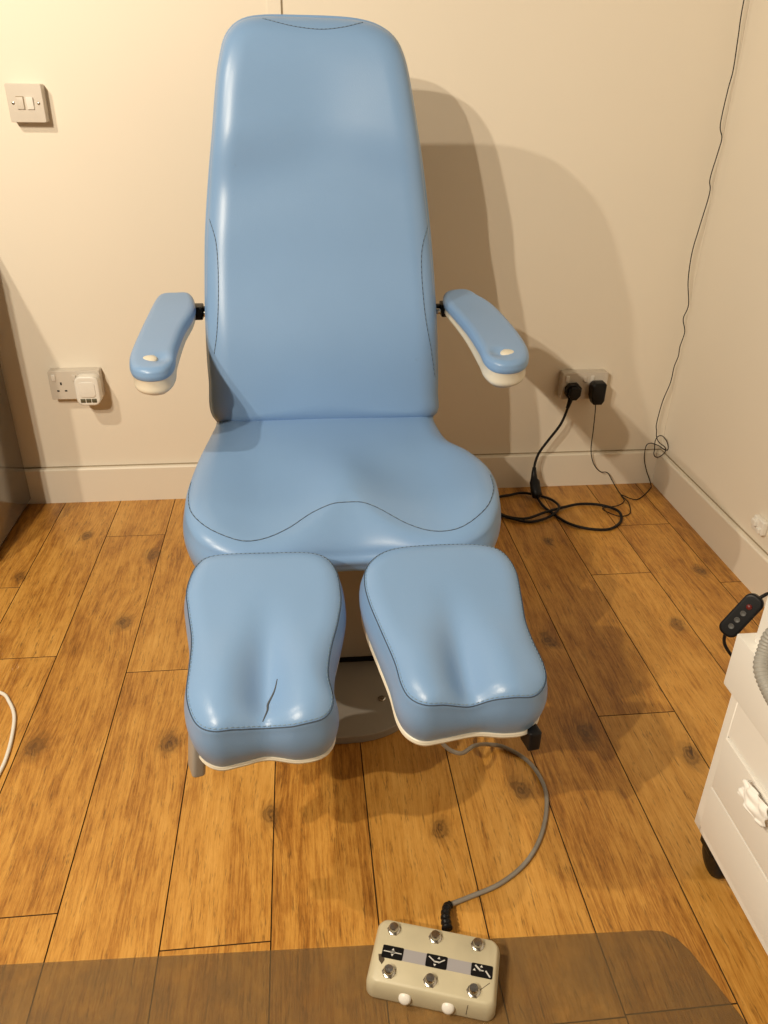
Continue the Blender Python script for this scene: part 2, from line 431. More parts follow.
bm, _ = cushion([(a * 1.014, b + (.003 if b > .75 else 0)) for a, b in back_out], lambda s, t: -.058, .085, lambda s, t: .012, lambda s, t: .008, fr_back, ((-.012, .12), (-.012, .68)), bulge=.001, rb=.008, step=.03)
o = obj('back_shell', bm, RUBBER, backrest); tag(o, label='dark shell behind the backrest')
# seat -------------------------------------------------------
SZ = .490
fr_seat = lambda s, t, h: Vector((CX + s, -t, SZ + h))
seat_out = [(a * .965 + .0003, b) for a, b in [(-.270, .50), (-.280, .577), (-.292, .70), (-.303, .84), (-.306, .95), (-.296, 1.04), (-.262, 1.105), (-.20, 1.132), (-.13, 1.128), (-.05, 1.110), (.01, 1.103), (.07, 1.108), (.14, 1.124), (.20, 1.130), (.265, 1.105), (.303, 1.05), (.324, .97), (.328, .88), (.305, .795), (.268, .715), (.256, .60), (.250, .50), (.15, .48), (-.15, .48)]]
def seat_c(s, t):
    """how much the pommel zone at the middle of the front edge applies"""
    return math.exp(-((s - .015) / .075) ** 2) * smooth(.9, 1.05, t)
def H_seat(s, t):
    s2 = s - .012
    h = .012 * smooth(.16, .30, abs(s2)) * smooth(.5, .8, t)
    h += .018 * math.exp(-(s2 / .060) ** 2) * math.exp(-((t - .93) / .13) ** 2)
    h -= .012 * math.exp(-((abs(s2) - .14) / .08) ** 2) * smooth(.7, .9, t)
    h -= .016 * smooth(.98, 1.16, t)
    h += .006 * (1 - smooth(.5, .7, t))
    return h
bm, rg = cushion(seat_out, H_seat, .105, lambda s, t: .050 + .075 * seat_c(s, t), lambda s, t: .026 + .026 * seat_c(s, t), fr_seat, ((.01, .66), (.01, .93)), bulge=.006, rb=.02)
tree = bvh(bm)
seat = obj('seat', bm, VINYL, chair)
SEAM_SEAT = [(-.290, .90), (-.288, .96), (-.275, 1.03), (-.240, 1.082), (-.19, 1.106), (-.148, 1.100), (-.100, 1.072), (-.052, 1.036), (.008, 1.022), (.063, 1.032), (.121, 1.074), (.17, 1.096), (.222, 1.092), (.270, 1.05), (.298, .985), (.306, .92)]
seam_line('seam', [fr_seat(a, b, .05) for a, b in SEAM_SEAT], tree, Vector((0, 0, -1)), seat)
bm = bmesh.new(); prism(bm, [(CX - .24, -1.03), (CX + .25, -1.03), (CX + .25, -.56), (CX - .24, -.56)], SZ - .125, SZ - .1, .004); obj('seat_pan', bm, RUBBER, seat)
# leg rests ------------------------------------------------
TP = rad(12)
def leg_rest(P0, out, label, sgn, crease):
    ey = Vector((0, -cos(TP), -sin(TP))); nn = Vector((0, -sin(TP), cos(TP)))
    fr = lambda s, t, h: P0 + Vector((s, 0, 0)) + ey * t + nn * h
    def H(s, t):
        a = smooth(.07, .30, t)
        h = -.025 * a * (1 - .7 * smooth(.29, .35, t)) * math.exp(-((s - .004) / .027) ** 2) + .006 * a
        h += .009 * math.exp(-((abs(s - .004) - .062) / .03) ** 2) * smooth(.15, .27, t)
        h -= .008 * smooth(.28, .40, t)
        h -= .002 * (1 - smooth(-.02, .06, t))
        return h
    out = [(a * (.945 if sgn < 0 else .985), -.006 * (sgn < 0) + c * 1.0 - (.003 * math.exp(-((a - .002) / .035) ** 2) if c > .3 else 0)) for a, c in out]
    bm, rg = cushion(out, H, .092, lambda s, t: .032, lambda s, t: .018, fr, ((.0, .11), (.0, .25)), n=200, bulge=.006, rb=.010, step=.006)
    tree = bvh(bm)
    pad = obj('leg_rest', bm, VINYL, chair); tag(pad, label=label)
    # seam runs round the top edge
    P = [Vector(p) for p in rg[9]]; cen = sum(P, Vector()) / len(P); P = [p + (p - cen).normalized() * .0006 + nn * .0004 for p in P]
    b = bmesh.new(); tube(b, P, .0009, 6, closed=True); obj('seam', b, SEAMM, pad)
    P2 = resample([Vector(p) for p in rg[8]], 700); P2 = [p + nn * .0008 for p in P2]
    b = bmesh.new(); stitches(b, P2 + [P2[0]], .0006, .004, .003); obj('stitching', b, STITCH, pad)
    # tray under the cushion
    cx_, cy_ = 0, .18
    ts = 1.004 if sgn < 0 else 1.012
    tr = [((a - cx_) * ts + cx_, (c - cy_) * ts + cy_) for a, c in out]
    bm, _ = cushion(tr, lambda s, t: -.085, .099, lambda s, t: .006, lambda s, t: .004, fr, ((.0, .11), (.0, .25)), n=160, bulge=.001, rb=.006, step=.03)
    o = obj('cushion_tray', bm, CREAM, pad); tag(o, label='cream plastic tray under the cushion')
    # carrying arm back to the column
    b = bmesh.new(); a0 = fr(0, .26, -.112); a1 = fr(0, .0, -.112); a2 = Vector((CX + sgn * .10, -1.0, .355)); a3 = Vector((CX + sgn * .08, -.92, .355))
    tube(b, catmull([a0, a1, a2, a3], 6), .015, 12); obj('support_arm', b, GREYM, pad)
    if crease:
        pts = [(.022, .262), (.018, .280), (.009, .298), (.008, .312), (.002, .330)]
        P = project(tree, catmull([fr(a, c, .05) for a, c in pts], 6), -nn, .0002)
        b = bmesh.new(); tube(b, P, [.0006 + .0011 * sin(pi * i / (len(P) - 1)) for i in range(len(P))], 5); o = obj('tear', b, CREASEM, pad); tag(o, label='dark split in the blue vinyl')
    return pad, fr
padL_out = [(-.134, .075), (-.122, .020), (-.092, -.004), (-.001, -.006), (.092, .002), (.125, .040), (.133, .105), (.126, .158), (.110, .222), (.104, .272), (.109, .318), (.092, .346), (.053, .355), (.005, .349), (-.035, .354), (-.068, .357), (-.096, .338), (-.113, .292), (-.114, .23), (-.116, .183), (-.128, .121)]
padR_out = [(-0.134, 0.079), (-0.127, 0.042), (-0.102, 0.011), (-0.063, -0.005), (0.006, -0.009), (0.074, -0.005), (0.116, 0.014), (0.132, 0.065), (0.127, 0.13), (0.121, 0.181), (0.122, 0.224), (0.127, 0.274), (0.121, 0.306), (0.098, 0.329), (0.063, 0.333), (0.019, 0.330), (-0.034, 0.336), (-0.064, 0.337), (-0.086, 0.322), (-0.097, 0.296), (-0.103, 0.25), (-0.116, 0.19), (-0.130, 0.125)]
PL, PR = Vector((-1.268, -1.168, .482)), Vector((-.974, -1.162, .483))
padL, frL = leg_rest(PL, padL_out, 'leg rest with a split in its vinyl', -1, True)
padR, frR = leg_rest(PR, padR_out, 'leg rest without a split', 1, False)
# handle plates below the foot ends
bm = bmesh.new()
Mh = Matrix.Rotation(rad(6), 4, 'Y') @ Matrix.Rotation(rad(20), 4, 'Z')
prism(bm, rrect(.020, .034, .006), -.045, .045, .002, M4=Matrix.Translation((-1.366, -1.455, .330)) @ Mh)
o = obj('handle', bm, GREYM, padL); tag(o, label='grey metal handle')
bm = bmesh.new(); box(bm, (-.868, -1.460, .314), (.020, .032, .036), .005, 3, Matrix.Rotation(rad(10), 4, 'Z'))
o = obj('handle', bm, BLACK, padR); tag(o, label='black handle stub')
bm = bmesh.new(); tube(bm, [(-.868, -1.45, .312), (-.93, -1.34, .345)], .008, 10); obj('release_rod', bm, STEEL, padR)
# armrests ---------------------------------------------------
arm_R = [(-.856, .020), (-.848, -.030), (-.824, -.050), (-.790, -.050), (-.764, -.007), (-.742, .056), (-.729, .152), (-.723, .234), (-.724, .305), (-.736, .355), (-.759, .384), (-.789, .392), (-.815, .380), (-.826, .345), (-.826, .29), (-.832, .19), (-.845, .098)]
arm_L = [(-1.432, .015), (-1.430, .079), (-1.441, .168), (-1.445, .276), (-1.442, .345), (-1.455, .384), (-1.488, .394), (-1.518, .374), (-1.532, .322), (-1.534, .246), (-1.531, .106), (-1.526, -.008), (-1.515, -.042), (-1.484, -.048), (-1.450, -.044)]
AXc = -.785
def armrest(sgn):
    mid = -1.131
    e_ = Vector((0, -.41, -.045)).normalized(); n_ = Vector((0, e_.z, -e_.y))
    ox = AXc if sgn > 0 else -1.480
    out = [((a - ox) * .97, b) for a, b in (arm_R if sgn > 0 else arm_L)]
    fr = lambda s, t, h: Vector((ox + s, -.46, .745)) + e_ * t + n_ * h
    HA = lambda s, t: -.007 * math.exp(-(((s + sgn * -.011 * -1) / .017) ** 2 + ((t - .335) / .020) ** 2))
    bm, rg = cushion(out, HA, .026, lambda s, t: .016, lambda s, t: .011, fr, ((.0, .0), (.0, .35)), n=160, bulge=.001, rb=.004, step=.0045)
    a = obj('armrest', bm, VINYL, chair)
    tip = lambda t: smooth(.10, .36, t)
    sh = [((p[0]) * .97, .17 + (p[1] - .17) * .99) for p in out]
    bm, _ = cushion(sh, lambda s, t: -.022, .06, lambda s, t: .004, lambda s, t: .003, fr, ((.0, .0), (.0, .35)), n=160, bulge=-.001, rb=.012, step=.02, depth=lambda s, t: .046 + .012 * smooth(.05, .32, t))
    o = obj('armrest_shell', bm, CREAM, a); tag(o, label='cream plastic shell under the arm pad')
    b = bmesh.new(); q = fr(sgn * .012, .335, -.0065)
    lathe(b, [(.001, -.004), (.0180, -.004), (.0180, .002), (.0155, .0050), (.008, .0066), (.001, .0070)], q, 24, Matrix.Rotation(rad(6), 4, 'X')); bmesh.ops.remove_doubles(b, verts=b.verts, dist=1e-6)
    obj('arm_cap', b, CREAM, a)  # low cream cap set in the dimple near the arm tip
    b = bmesh.new(); q = fr(sgn * .004, .340, -.066); lathe(b, [(.012, -.008), (.020, -.006), (.024, .002), (.025, .014)], q, 28); obj('end_knob', b, CREAM, a)
    b = bmesh.new(); side = fr(-sgn * .062 if sgn > 0 else .050, -.005, -.035)
    box(b, side, (.022, .044, .030), .004, 2)
    hub = Vector((mid - .005 + sgn * .225, -.47, .705)); tube(b, [side + Vector((sgn * .01, 0, 0)), side + Vector((-sgn * .03, 0, 0)), hub], .0125, 12)
    o = obj('armrest_bracket', b, BLACK, a); tag(o, label='black pivot bracket')
    b = bmesh.new(); box(b, side + Vector((-sgn * .020, -.022, 0)), (.012, .008, .012), .001, 1); obj('pivot_bolt', b, STEEL, a)
armrest(-1); armrest(1)
# column, cover and base -----------------------------------
bm = bmesh.new(); pts = []
for k in range(64):
    a = 2 * pi * k / 64; c_, s_ = cos(a), sin(a); e = .82
    pts.append((CX + .0 + .215 * math.copysign(abs(c_) ** e, c_), -.79 + .350 * math.copysign(abs(s_) ** e, s_)))
prism(bm, pts, 0, .020, .004, seg=3); base = obj('base_plate', bm, GREYM, chair, auto=40)
b = bmesh.new(); lathe(b, [(.0085, .0), (.0085, .003), (.006, .0045), (.001, .0045)], (-1.049, -1.034, .0195), 20); obj('screw', b, STEEL, base)
b = bmesh.new(); lathe(b, [(.0085, .0), (.0085, .003), (.006, .0045), (.001, .0045)], (-1.21, -1.034, .0195), 20); obj('screw', b, STEEL, base)
bm = bmesh.new(); prism(bm, [(CX - .155, -.925), (CX + .165, -.925), (CX + .165, -.56), (CX - .155, -.56)], .048, .375, .008, seg=3); obj('column_cover', bm, COVERM, chair, auto=40)
bm = bmesh.new(); prism(bm, [(CX - .14, -.905), (CX + .15, -.905), (CX + .15, -.58), (CX - .14, -.58)], .018, .052, .003); obj('gap_shade_block', bm, RUBBER, chair)  # base block coloured black to stand for the shade under the cover
for sx in (-.12, .12):
    bm = bmesh.new(); tube(bm, [(CX + sx, -.62, .37), (CX + sx, -.50, .46), (CX + sx, -.455, .60)], .018, 10); obj('back_frame', bm, GREYM, chair)

# ------------------------------------------------------------------ foot controller
ang = math.atan2(-.056, .179)
fc = empty('foot_controller', (-1.030, -1.625, 0), 'worn cream six-button foot control box on the floor before the chair', 'foot control', rz=ang)
def loc_obj(name, bm, m, parent, **k): return obj(name, bm, m, parent, world=False, **k)
bm = bmesh.new(); b2 = bmesh.new(); WX, WY = .190, .104
sec = [(1.0, .004, .014), (1.012, .0, .014)]
rings = []
for sc, z in ((.985, .0025), (1.0, .006), (1.0, .022), (.985, .032), (.955, .0385), (.92, .041)):
    rings.append([b2.verts.new((x * sc, y * (sc if sc > .98 else sc - .01), z)) for x, y in rrect(WX, WY, .014, 8)])
for A, B in zip(rings, rings[1:]):
    for k in range(len(A)): b2.faces.new((A[k], A[(k + 1) % len(A)], B[(k + 1) % len(A)], B[k]))
b2.faces.new(rings[0][::-1]); b2.faces.new(rings[-1]); join(bm, b2)
body = loc_obj('body', bm, CTRLM, fc)
bm = bmesh.new(); box(bm, (0, 0, .0015), (WX * .9, WY * .86, .003)); loc_obj('rubber_mat', bm, RUBBER, fc, smooth=False)
bm = bmesh.new(); prism(bm, rrect(.160, .0185, .0015, 2), .0405, .0414); strip = loc_obj('label_strip', bm, SILVER, fc, smooth=False); strip.location = (.004, -.003, 0)
for n, x in enumerate((-.067, -.001, .066)):
    bm = bmesh.new(); prism(bm, rrect(.0315, .0195, .002, 3), .0412, .0420); pl = loc_obj('symbol_plate', bm, BLACK, fc, smooth=False); pl.location = (x + .004, -.003, 0)
    bm = bmesh.new()
    def bar(cx, cy, l, w, a): box(bm, (cx, cy, .0423), (l, w, .0006), M4=Matrix.Rotation(rad(a), 4, 'Z'))
    def tri(cx, cy, s_): 
        v = [bm.verts.new((cx - .0022, cy, .0425)), bm.verts.new((cx + .0022, cy, .0425)), bm.verts.new((cx, cy + .0036 * s_, .0425))]; bm.faces.new(v)
    if n == 0: bar(0, 0, .027, .0013, 0); bar(0, 0, .008, .0024, 0); tri(0, .0028, 1); tri(0, -.0028, -1)
    elif n == 1: bar(-.0075, .0025, .011, .0016, -35); bar(0, -.0008, .008, .002, 0); bar(.0075, .0012, .011, .0016, 35); tri(.003, .004, 1); tri(-.002, -.0045, -1)
    else: bar(-.006, .003, .011, .0024, -40); bar(0, 0, .005, .0014, 0); bar(.009, -.0035, .011, .002, -50); tri(-.001, .0045, 1); tri(-.011, -.002, 1)
    s = bpy.data.meshes.new('symbol'); bm.to_mesh(s); bm.free(); s.materials.append(LGREY); so = bpy.data.objects.new('symbol', s); COL.objects.link(so); so.parent = pl
proto = None
for (x, y) in ((-.068, .0330), (-.004, .0335), (.060, .035), (-.063, -.0330), (-.002, -.0335), (.061, -.0350)):
    if proto is None:
        bm = bmesh.new(); lathe(bm, [(.0095, 0), (.0095, .0022), (.0078, .0034), (.0070, .0036), (.0070, .0092), (.0060, .0104), (.001, .0106)], seg=20)
        proto = loc_obj('foot_button', bm, STEEL, fc, auto=40); b_ = proto
        bm = bmesh.new(); lathe(bm, [(.0104, 0), (.0104, .0014), (.0088, .0016)], seg=6); cl = loc_obj('lock_nut', bm, STEEL, proto, smooth=False); cl0 = cl
    else:
        b_ = proto.copy(); COL.objects.link(b_); b_.parent = fc; c2 = cl0.copy(); COL.objects.link(c2); c2.parent = b_
    b_.location = (x, y, .0405)
for x in (-.035, .028):
    bm = bmesh.new(); lathe(bm, [(.0092, 0), (.0092, .003), (.006, .0055), (.001, .0062)], seg=20); c = loc_obj('side_cap', bm, WHITEP, fc); c.rotation_euler = (rad(62), 0, 0); c.location = (x, -.0522, .0200)
# chip and crack in the paint
bm = bmesh.new(); b2 = bmesh.new(); f = b2.faces.new([b2.verts.new(p) for p in ((-.0835, -.009, .0413), (-.076, -.0075, .0413), (-.0725, -.016, .0413), (-.0755, -.0235, .0413), (-.081, -.018, .0413))]); join(bm, b2)
o = loc_obj('paint_chip', bm, mat('chipped_paint', (.07, .05, .03), .7), fc, smooth=False)
bm = bmesh.new(); tube(bm, [(.083, -.018, .0412), (.075, -.026, .0412), (.0665, -.035, .0411), (.059, -.0435, .0400), (.055, -.0518, .0318), (.054, -.0525, .012)], .0004, 4); loc_obj('crack', bm, mat('crack_line', (.06, .045, .03), .8), fc)
# cable boot and cable
Minv = Matrix.Translation((-1.030, -1.625, 0)) @ Matrix.Rotation(ang, 4, 'Z')
Minv = Minv.inverted()
def tolocal(P): return [Minv @ Vector(p) for p in P]
CC = [(-1.003, -1.566, .022), (-.999, -1.545, .020), (-.994, -1.528, .016), (-.986, -1.517, .008), (-.951, -1.504, .005), (-.896, -1.485, .005), (-.844, -1.451, .005), (-.804, -1.404, .005), (-.774, -1.343, .005), (-.762, -1.285, .005), (-.775, -1.225, .005), (-.813, -1.183, .006), (-.850, -1.185, .02),
      (-.893, -1.240, .075), (-.930, -1.281, .10), (-.965, -1.282, .13), (-.985, -1.265, .19), (-.990, -1.22, .27), (-1.0, -1.15, .34)]
CC[0] = (-1.000, -1.566, .022); P = tolocal(catmull(CC, 8)); bm = bmesh.new(); tube(bm, P[6:], .0040, 10); loc_obj('cable', bm, CABLEG, fc)
bm = bmesh.new(); n = 25; pb = resample(P[:25], n, closed=False); tube(bm, pb, [(.0088 if i % 4 < 2 else .0062) * (1 - .25 * i / n) for i in range(n)], 14); loc_obj('cable_boot', bm, BLACK, fc)

# ------------------------------------------------------------------ wall electrics
def plate_frame(root, w, h, bd, fd):
    """surface box and face plate; local frame: x right, z up, -y out of the wall"""
    T = Matrix.Rotation(rad(90), 4, 'X')
    bm = bmesh.new(); prism(bm, rrect(w, h, .004, 4), .0005, bd, .0015, M4=T); loc_obj('back_box', bm, SWITCHP, root, auto=40)
    bm = bmesh.new(); prism(bm, rrect(w, h, .004, 4), bd + .0004, bd + fd, .0022, M4=T, seg=3); return loc_obj('face_plate', bm, SWITCHP, root, auto=40)
def screw(x, z, y, root):
    T = Matrix.Rotation(rad(90), 4, 'X')
    bm = bmesh.new(); lathe(bm, [(.0036, 0), (.0036, .0008), (.003, .0014), (.0005, .0014)], seg=14); s = loc_obj('screw', bm, STEEL, root); s.rotation_euler = (rad(90), 0, 0); s.location = (x, -y, z)
    bm = bmesh.new(); box(bm, (0, 0, .0015), (.0052, .0009, .0003)); loc_obj('screw_slot', bm, BLACK, s, smooth=False)
sp = empty('fused_switch', (-1.856, 0, 1.130), 'square off-white fused switch high on the wall left of the chair', 'switch')
plate_frame(sp, .086, .086, .026, .009)
bm = bmesh.new(); box(bm, (.0115, -.0365, 0), (.0165, .006, .027), .001, 2, Matrix.Rotation(rad(6), 4, 'X')); loc_obj('rocker', bm, WHITEP, sp)
bm = bmesh.new(); box(bm, (-.0125, -.0362, 0), (.017, .004, .027), .0008, 2); loc_obj('fuse_carrier', bm, SWITCHP, sp)
bm = bmesh.new(); box(bm, (-.0125, -.0352, .0145), (.018, .001, .0016)); box(bm, (-.0030, -.0352, 0), (.0014, .001, .030)); loc_obj('fuse_carrier_gap', bm, GAP, sp, smooth=False)
for x in (-.0295, .0315): screw(x, 0, .0352, sp)
def pinholes(x, root):
    bm = bmesh.new()
    for dx, dz, w, h in ((0, .0055, .0045, .0080), (-.011, -.0165, .0066, .0042), (.011, -.0165, .0066, .0042)): box(bm, (x + dx, -.0353, dz), (w, .0008, h))
    loc_obj('pin_holes', bm, BLACK, root, smooth=False)
def socket(loc, label):
    r = empty('double_socket', loc, label, 'socket', group='double sockets on the back wall')
    plate_frame(r, .146, .086, .026, .009)
    for sx in (-1, 1):
        bm = bmesh.new(); box(bm, (sx * .022 - (.036 if sx < 0 else -.0), -.0362, .0245), (.0105, .005, .0185), .001, 2, Matrix.Rotation(rad(6), 4, 'X')); loc_obj('rocker', bm, WHITEP, r)
        pinholes(sx * .036 - .004, r)
        screw(sx * .060 if sx > 0 else -.066, .0, .0352, r) if False else None
    bm = bmesh.new(); box(bm, (.0, -.0362, .022), (.0105, .005, .0185), .001, 2); loc_obj('rocker_surround', bm, SWITCHP, r)
    return r
sl = socket((-1.859, 0, .395), 'double wall socket left of the chair with a white plug-in unit')
sr = socket((-.312, 0, .359), 'double wall socket right of the chair holding two black plugs')
# white plug-in unit
pu = empty('plug_in_unit', (-1.818, -.036, .388), 'white rounded plug-in unit with dark vents in the left wall socket', 'plug-in unit')
T = Matrix.Rotation(rad(90), 4, 'X')
bm = bmesh.new(); prism(bm, rrect(.068, .088, .020, 8), .0, .036, .007, M4=T, seg=4); ub = loc_obj('body', bm, WHITEP, pu)
bm = bmesh.new(); prism(bm, rrect(.046, .046, .010, 6), .0358, .0380, .0015, M4=Matrix.Translation((0, 0, .005)) @ T, seg=2); loc_obj('front_panel', bm, WHITEP, pu)
for i in range(3):
    bm = bmesh.new(); box(bm, ((i - 1) * .0160, -.0362, -.0285), (.0140, .0020, .0120), .0008, 1); v = loc_obj('vent', bm, mat('dark_vent', (.10, .09, .05), .5) if i == 0 else bpy.data.materials['dark_vent'], pu)
# black mains plug with kettle lead
mp = empty('mains_lead', (-.352, -.036, .345), 'thick black mains lead looping on the floor from the left plug of the right socket', 'cable')
bm = bmesh.new()
hexo = [(-.0235, .012), (-.014, .026), (.012, .028), (.0255, .014), (.024, -.008), (.010, -.026), (-.010, -.026), (-.0235, -.008)]
prism(bm, hexo, 0, .022, .004, M4=T, seg=3); prism(bm, [(a * .8, b * .8) for a, b in hexo], .021, .036, .005, M4=T, seg=3)
plug = loc_obj('plug', bm, BLACK, mp, auto=50)
cable_pts = [(-.361, -.058, .322), (-.369, -.060, .283), (-.384, -.062, .24), (-.415, -.06, .189), (-.440, -.062, .150), (-.452, -.066, .118), (-.456, -.072, .092)]
o0 = Vector((-.352, -.036, .345))
bm = bmesh.new(); tube(bm, [Vector(p) - o0 for p in catmull(cable_pts, 8)], .0042, 10); loc_obj('cable', bm, RUBBER, mp)
bm = bmesh.new(); tube(bm, [Vector(p) - o0 for p in ((-.358, -.055, .330), (-.361, -.058, .318), (-.367, -.060, .295))], [.009, .0075, .0055], 12); loc_obj('strain_relief', bm, BLACK, mp)
bm = bmesh.new(); tube(bm, [Vector(p) - o0 for p in ((-.4555, -.071, .098), (-.456, -.076, .080), (-.456, -.083, .064), (-.455, -.090, .056), (-.454, -.112, .030), (-.452, -.124, .020), (-.4515, -.128, .017))], [.006, .0085, .011, .0165, .0175, .0165, .010], 14); loc_obj('connector', bm, BLACK, mp)
FLP = [(-.452, -.122, .016), (-.443, -.166, .006), (-.421, -.234, .006), (-.393, -.288, .006), (-.342, -.323, .006), (-.281, -.328, .006), (-.229, -.282, .006), (-.214, -.217, .006), (-.257, -.173, .006), (-.32, -.162, .006), (-.383, -.184, .008), (-.452, -.219, .012), (-.523, -.246, .007), (-.581, -.222, .006), (-.600, -.168, .006), (-.575, -.1, .006), (-.53, -.082, .006), (-.480, -.080, .010), (-.414, -.112, .006), (-.396, -.163, .010), (-.407, -.209, .014), (-.45, -.245, .008), (-.513, -.266, .006), (-.57, -.245, .010), (-.615, -.20, .006), (-.68, -.20, .006), (-.80, -.32, .006), (-.95, -.45, .01), (-1.0, -.56, .02)]
bm = bmesh.new(); tube(bm, [Vector(p) - o0 for p in catmull(FLP, 8)], .0042, 10); loc_obj('floor_cable', bm, RUBBER, mp)
# black power adaptor with thin cord
pa = empty('power_adaptor', (-.276, -.036, .350), 'black power adaptor in the right plug position with thin cord running up the corner', 'adaptor')
bm = bmesh.new(); prism(bm, [(-.022, .018), (-.013, .028), (.019, .028), (.023, .023), (.022, -.030), (.015, -.042), (-.012, -.042), (-.020, -.020)], 0, .036, .004, M4=T, seg=3); loc_obj('body', bm, BLACK, pa, auto=50)
o0 = Vector((-.276, -.036, .350))
K1 = [(-.276, -.05, .312), (-.267, -.040, .285), (-.262, -.037, .209), (-.259, -.036, .138), (-.243, -.037, .088), (-.218, -.040, .060), (-.192, -.040, .055), (-.172, -.045, .026), (-.160, -.075, .004), (-.159, -.12, .003), (-.157, -.163, .003), (-.179, -.23, .003), (-.218, -.247, .003), (-.247, -.218, .003), (-.253, -.19, .003), (-.203, -.181, .005), (-.168, -.150, .004), (-.162, -.108, .005), (-.142, -.128, .003), (-.121, -.140, .003), (-.085, -.112, .003), (-.040, -.060, .003), (-.030, -.036, .004), (-.040, -.028, .03), (-.052, -.026, .056), (-.067, -.028, .1), (-.071, -.034, .146), (-.063, -.045, .160), (-.050, -.05, .158), (-.035, -.05, .152), (-.015, -.05, .139), (.0035 - .006, -.05, .137), (-.004, -.05, .152), (-.014, -.05, .171), (-.030, -.05, .187), (-.044, -.05, .186), (-.051, -.05, .17), (-.048, -.05, .14), (-.047, -.05, .123), (-.039, -.05, .112), (-.025, -.05, .113), (-.010, -.05, .128), (-.012, -.047, .145), (-.032, -.042, .160), (-.042, -.036, .178), (-.044, -.032, .198)]
UP = [(-.048, -.03, .224), (-.042, -.03, .299), (-.028, -.03, .362), (-.026, -.03, .414), (-.019, -.03, .449), (-.020, -.03, .479), (-.014, -.03, .526), (-.027, -.03, .567), (-.019, -.03, .609), (-.035, -.03, .68), (-.040, -.03, .76), (-.033, -.03, .83), (-.022, -.03, .925), (-.029, -.03, .964), (-.021, -.03, 1.032), (-.018, -.03, 1.068), (-.030, -.03, 1.101), (-.028, -.03, 1.182), (-.024, -.03, 1.231), (-.028, -.03, 1.304), (-.032, -.03, 1.388), (-.026, -.03, 1.6), (-.030, -.03, 1.9), (-.026, -.03, CEIL - .01)]
bm = bmesh.new(); tube(bm, [Vector(p) - o0 for p in catmull(K1 + UP, 7)], .0016, 6); loc_obj('cord', bm, RUBBER, pa)

# ------------------------------------------------------------------ mat on the floor
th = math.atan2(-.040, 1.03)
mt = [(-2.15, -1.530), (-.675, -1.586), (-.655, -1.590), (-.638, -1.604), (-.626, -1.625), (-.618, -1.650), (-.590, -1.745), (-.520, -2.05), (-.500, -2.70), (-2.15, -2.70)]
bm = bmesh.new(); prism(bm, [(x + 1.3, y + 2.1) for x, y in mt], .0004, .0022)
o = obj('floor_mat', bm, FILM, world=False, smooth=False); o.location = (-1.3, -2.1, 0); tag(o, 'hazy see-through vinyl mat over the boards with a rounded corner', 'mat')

# ------------------------------------------------------------------ left cabinet
cab = empty('filing_cabinet', (-2.30, -.20, 0), 'glossy grey metal cabinet standing at the left against the wall', 'cabinet')
bm = bmesh.new(); box(bm, (-2.295, -.225, .47), (.47, .41, .90), .006, 2); obj('carcass', bm, CABM, cab, auto=40)
bm = bmesh.new(); box(bm, (-2.295, -.225, .010), (.44, .38, .020)); obj('plinth', bm, BLACK, cab, smooth=False)
for k in range(3):
    z = .165 + .30 * k
    bm = bmesh.new(); box(bm, (-2.295, -.439, z), (.45, .018, .28), .003, 2); d = obj('drawer', bm, CABM, cab, auto=40)
    bm = bmesh.new(); tube(bm, [(-2.36, -.447, z + .05), (-2.36, -.468, z + .05), (-2.24, -.468, z + .05), (-2.24, -.447, z + .05)], .005, 8); obj('handle', bm, STEEL, d)

# ------------------------------------------------------------------ trolley on the right
TX = -.556
tr = empty('drawer_trolley', (-.33, -1.75, 0), 'white drawer trolley on black castors at the right edge', 'trolley')
bm = bmesh.new()
ya, yb = -1.452, -2.02; xb = -.06
box(bm, ((TX + .010 + xb) / 2, (ya + yb) / 2, .23), (xb - TX - .010, ya - yb, .296), .002, 1)      # carcass
box(bm, (TX + .008, ya - .010, .23), (.016, .020, .296), .0015, 1)                                  # stile far
box(bm, (TX + .008, yb + .010, .23), (.016, .020, .296), .0015, 1)
box(bm, (TX + .008, (ya + yb) / 2, .090), (.016, ya - yb - .040, .016), .001, 1)                    # lower rail
box(bm, (TX + .008, (ya + yb) / 2, .338), (.016, ya - yb - .040, .080), .001, 1)                    # top rail
carc = obj('carcass', bm, TROLW, tr, auto=40)
for z0, z1 in ((.0995, .1885), (.1915, .2955)):
    bm = bmesh.new(); box(bm, (TX + .004, (ya + yb) / 2, (z0 + z1) / 2), (.016, ya - yb - .044, z1 - z0), .002, 2); obj('drawer', bm, TROLW, tr, auto=40)
bm = bmesh.new(); box(bm, ((TX - .007 + xb) / 2, (ya + yb) / 2, .4275), (xb - TX + .018, ya - yb + .016, .095), .003, 2); obj('top', bm, TROLW, tr, auto=40)
def castor(x, y):
    bm = bmesh.new(); Mr = Matrix.Rotation(rad(90), 4, 'Y')
    lathe(bm, [(.018, -.011), (.030, -.009), (.0325, -.004), (.0325, .004), (.030, .009), (.018, .011)], (x, y, .0325), 28, Mr); c = obj('castor', bm, BLACK, tr)
    bm = bmesh.new(); box(bm, (x, y + .012, .055), (.034, .042, .030), .008, 3); tube(bm, [(x, y + .012, .06), (x, y + .012, .083)], .006, 8); obj('castor_fork', bm, BLACK, c)
for x, y in ((-.524, -1.490), (-.524, -1.985), (-.10, -1.490), (-.10, -1.985)): castor(x, y)
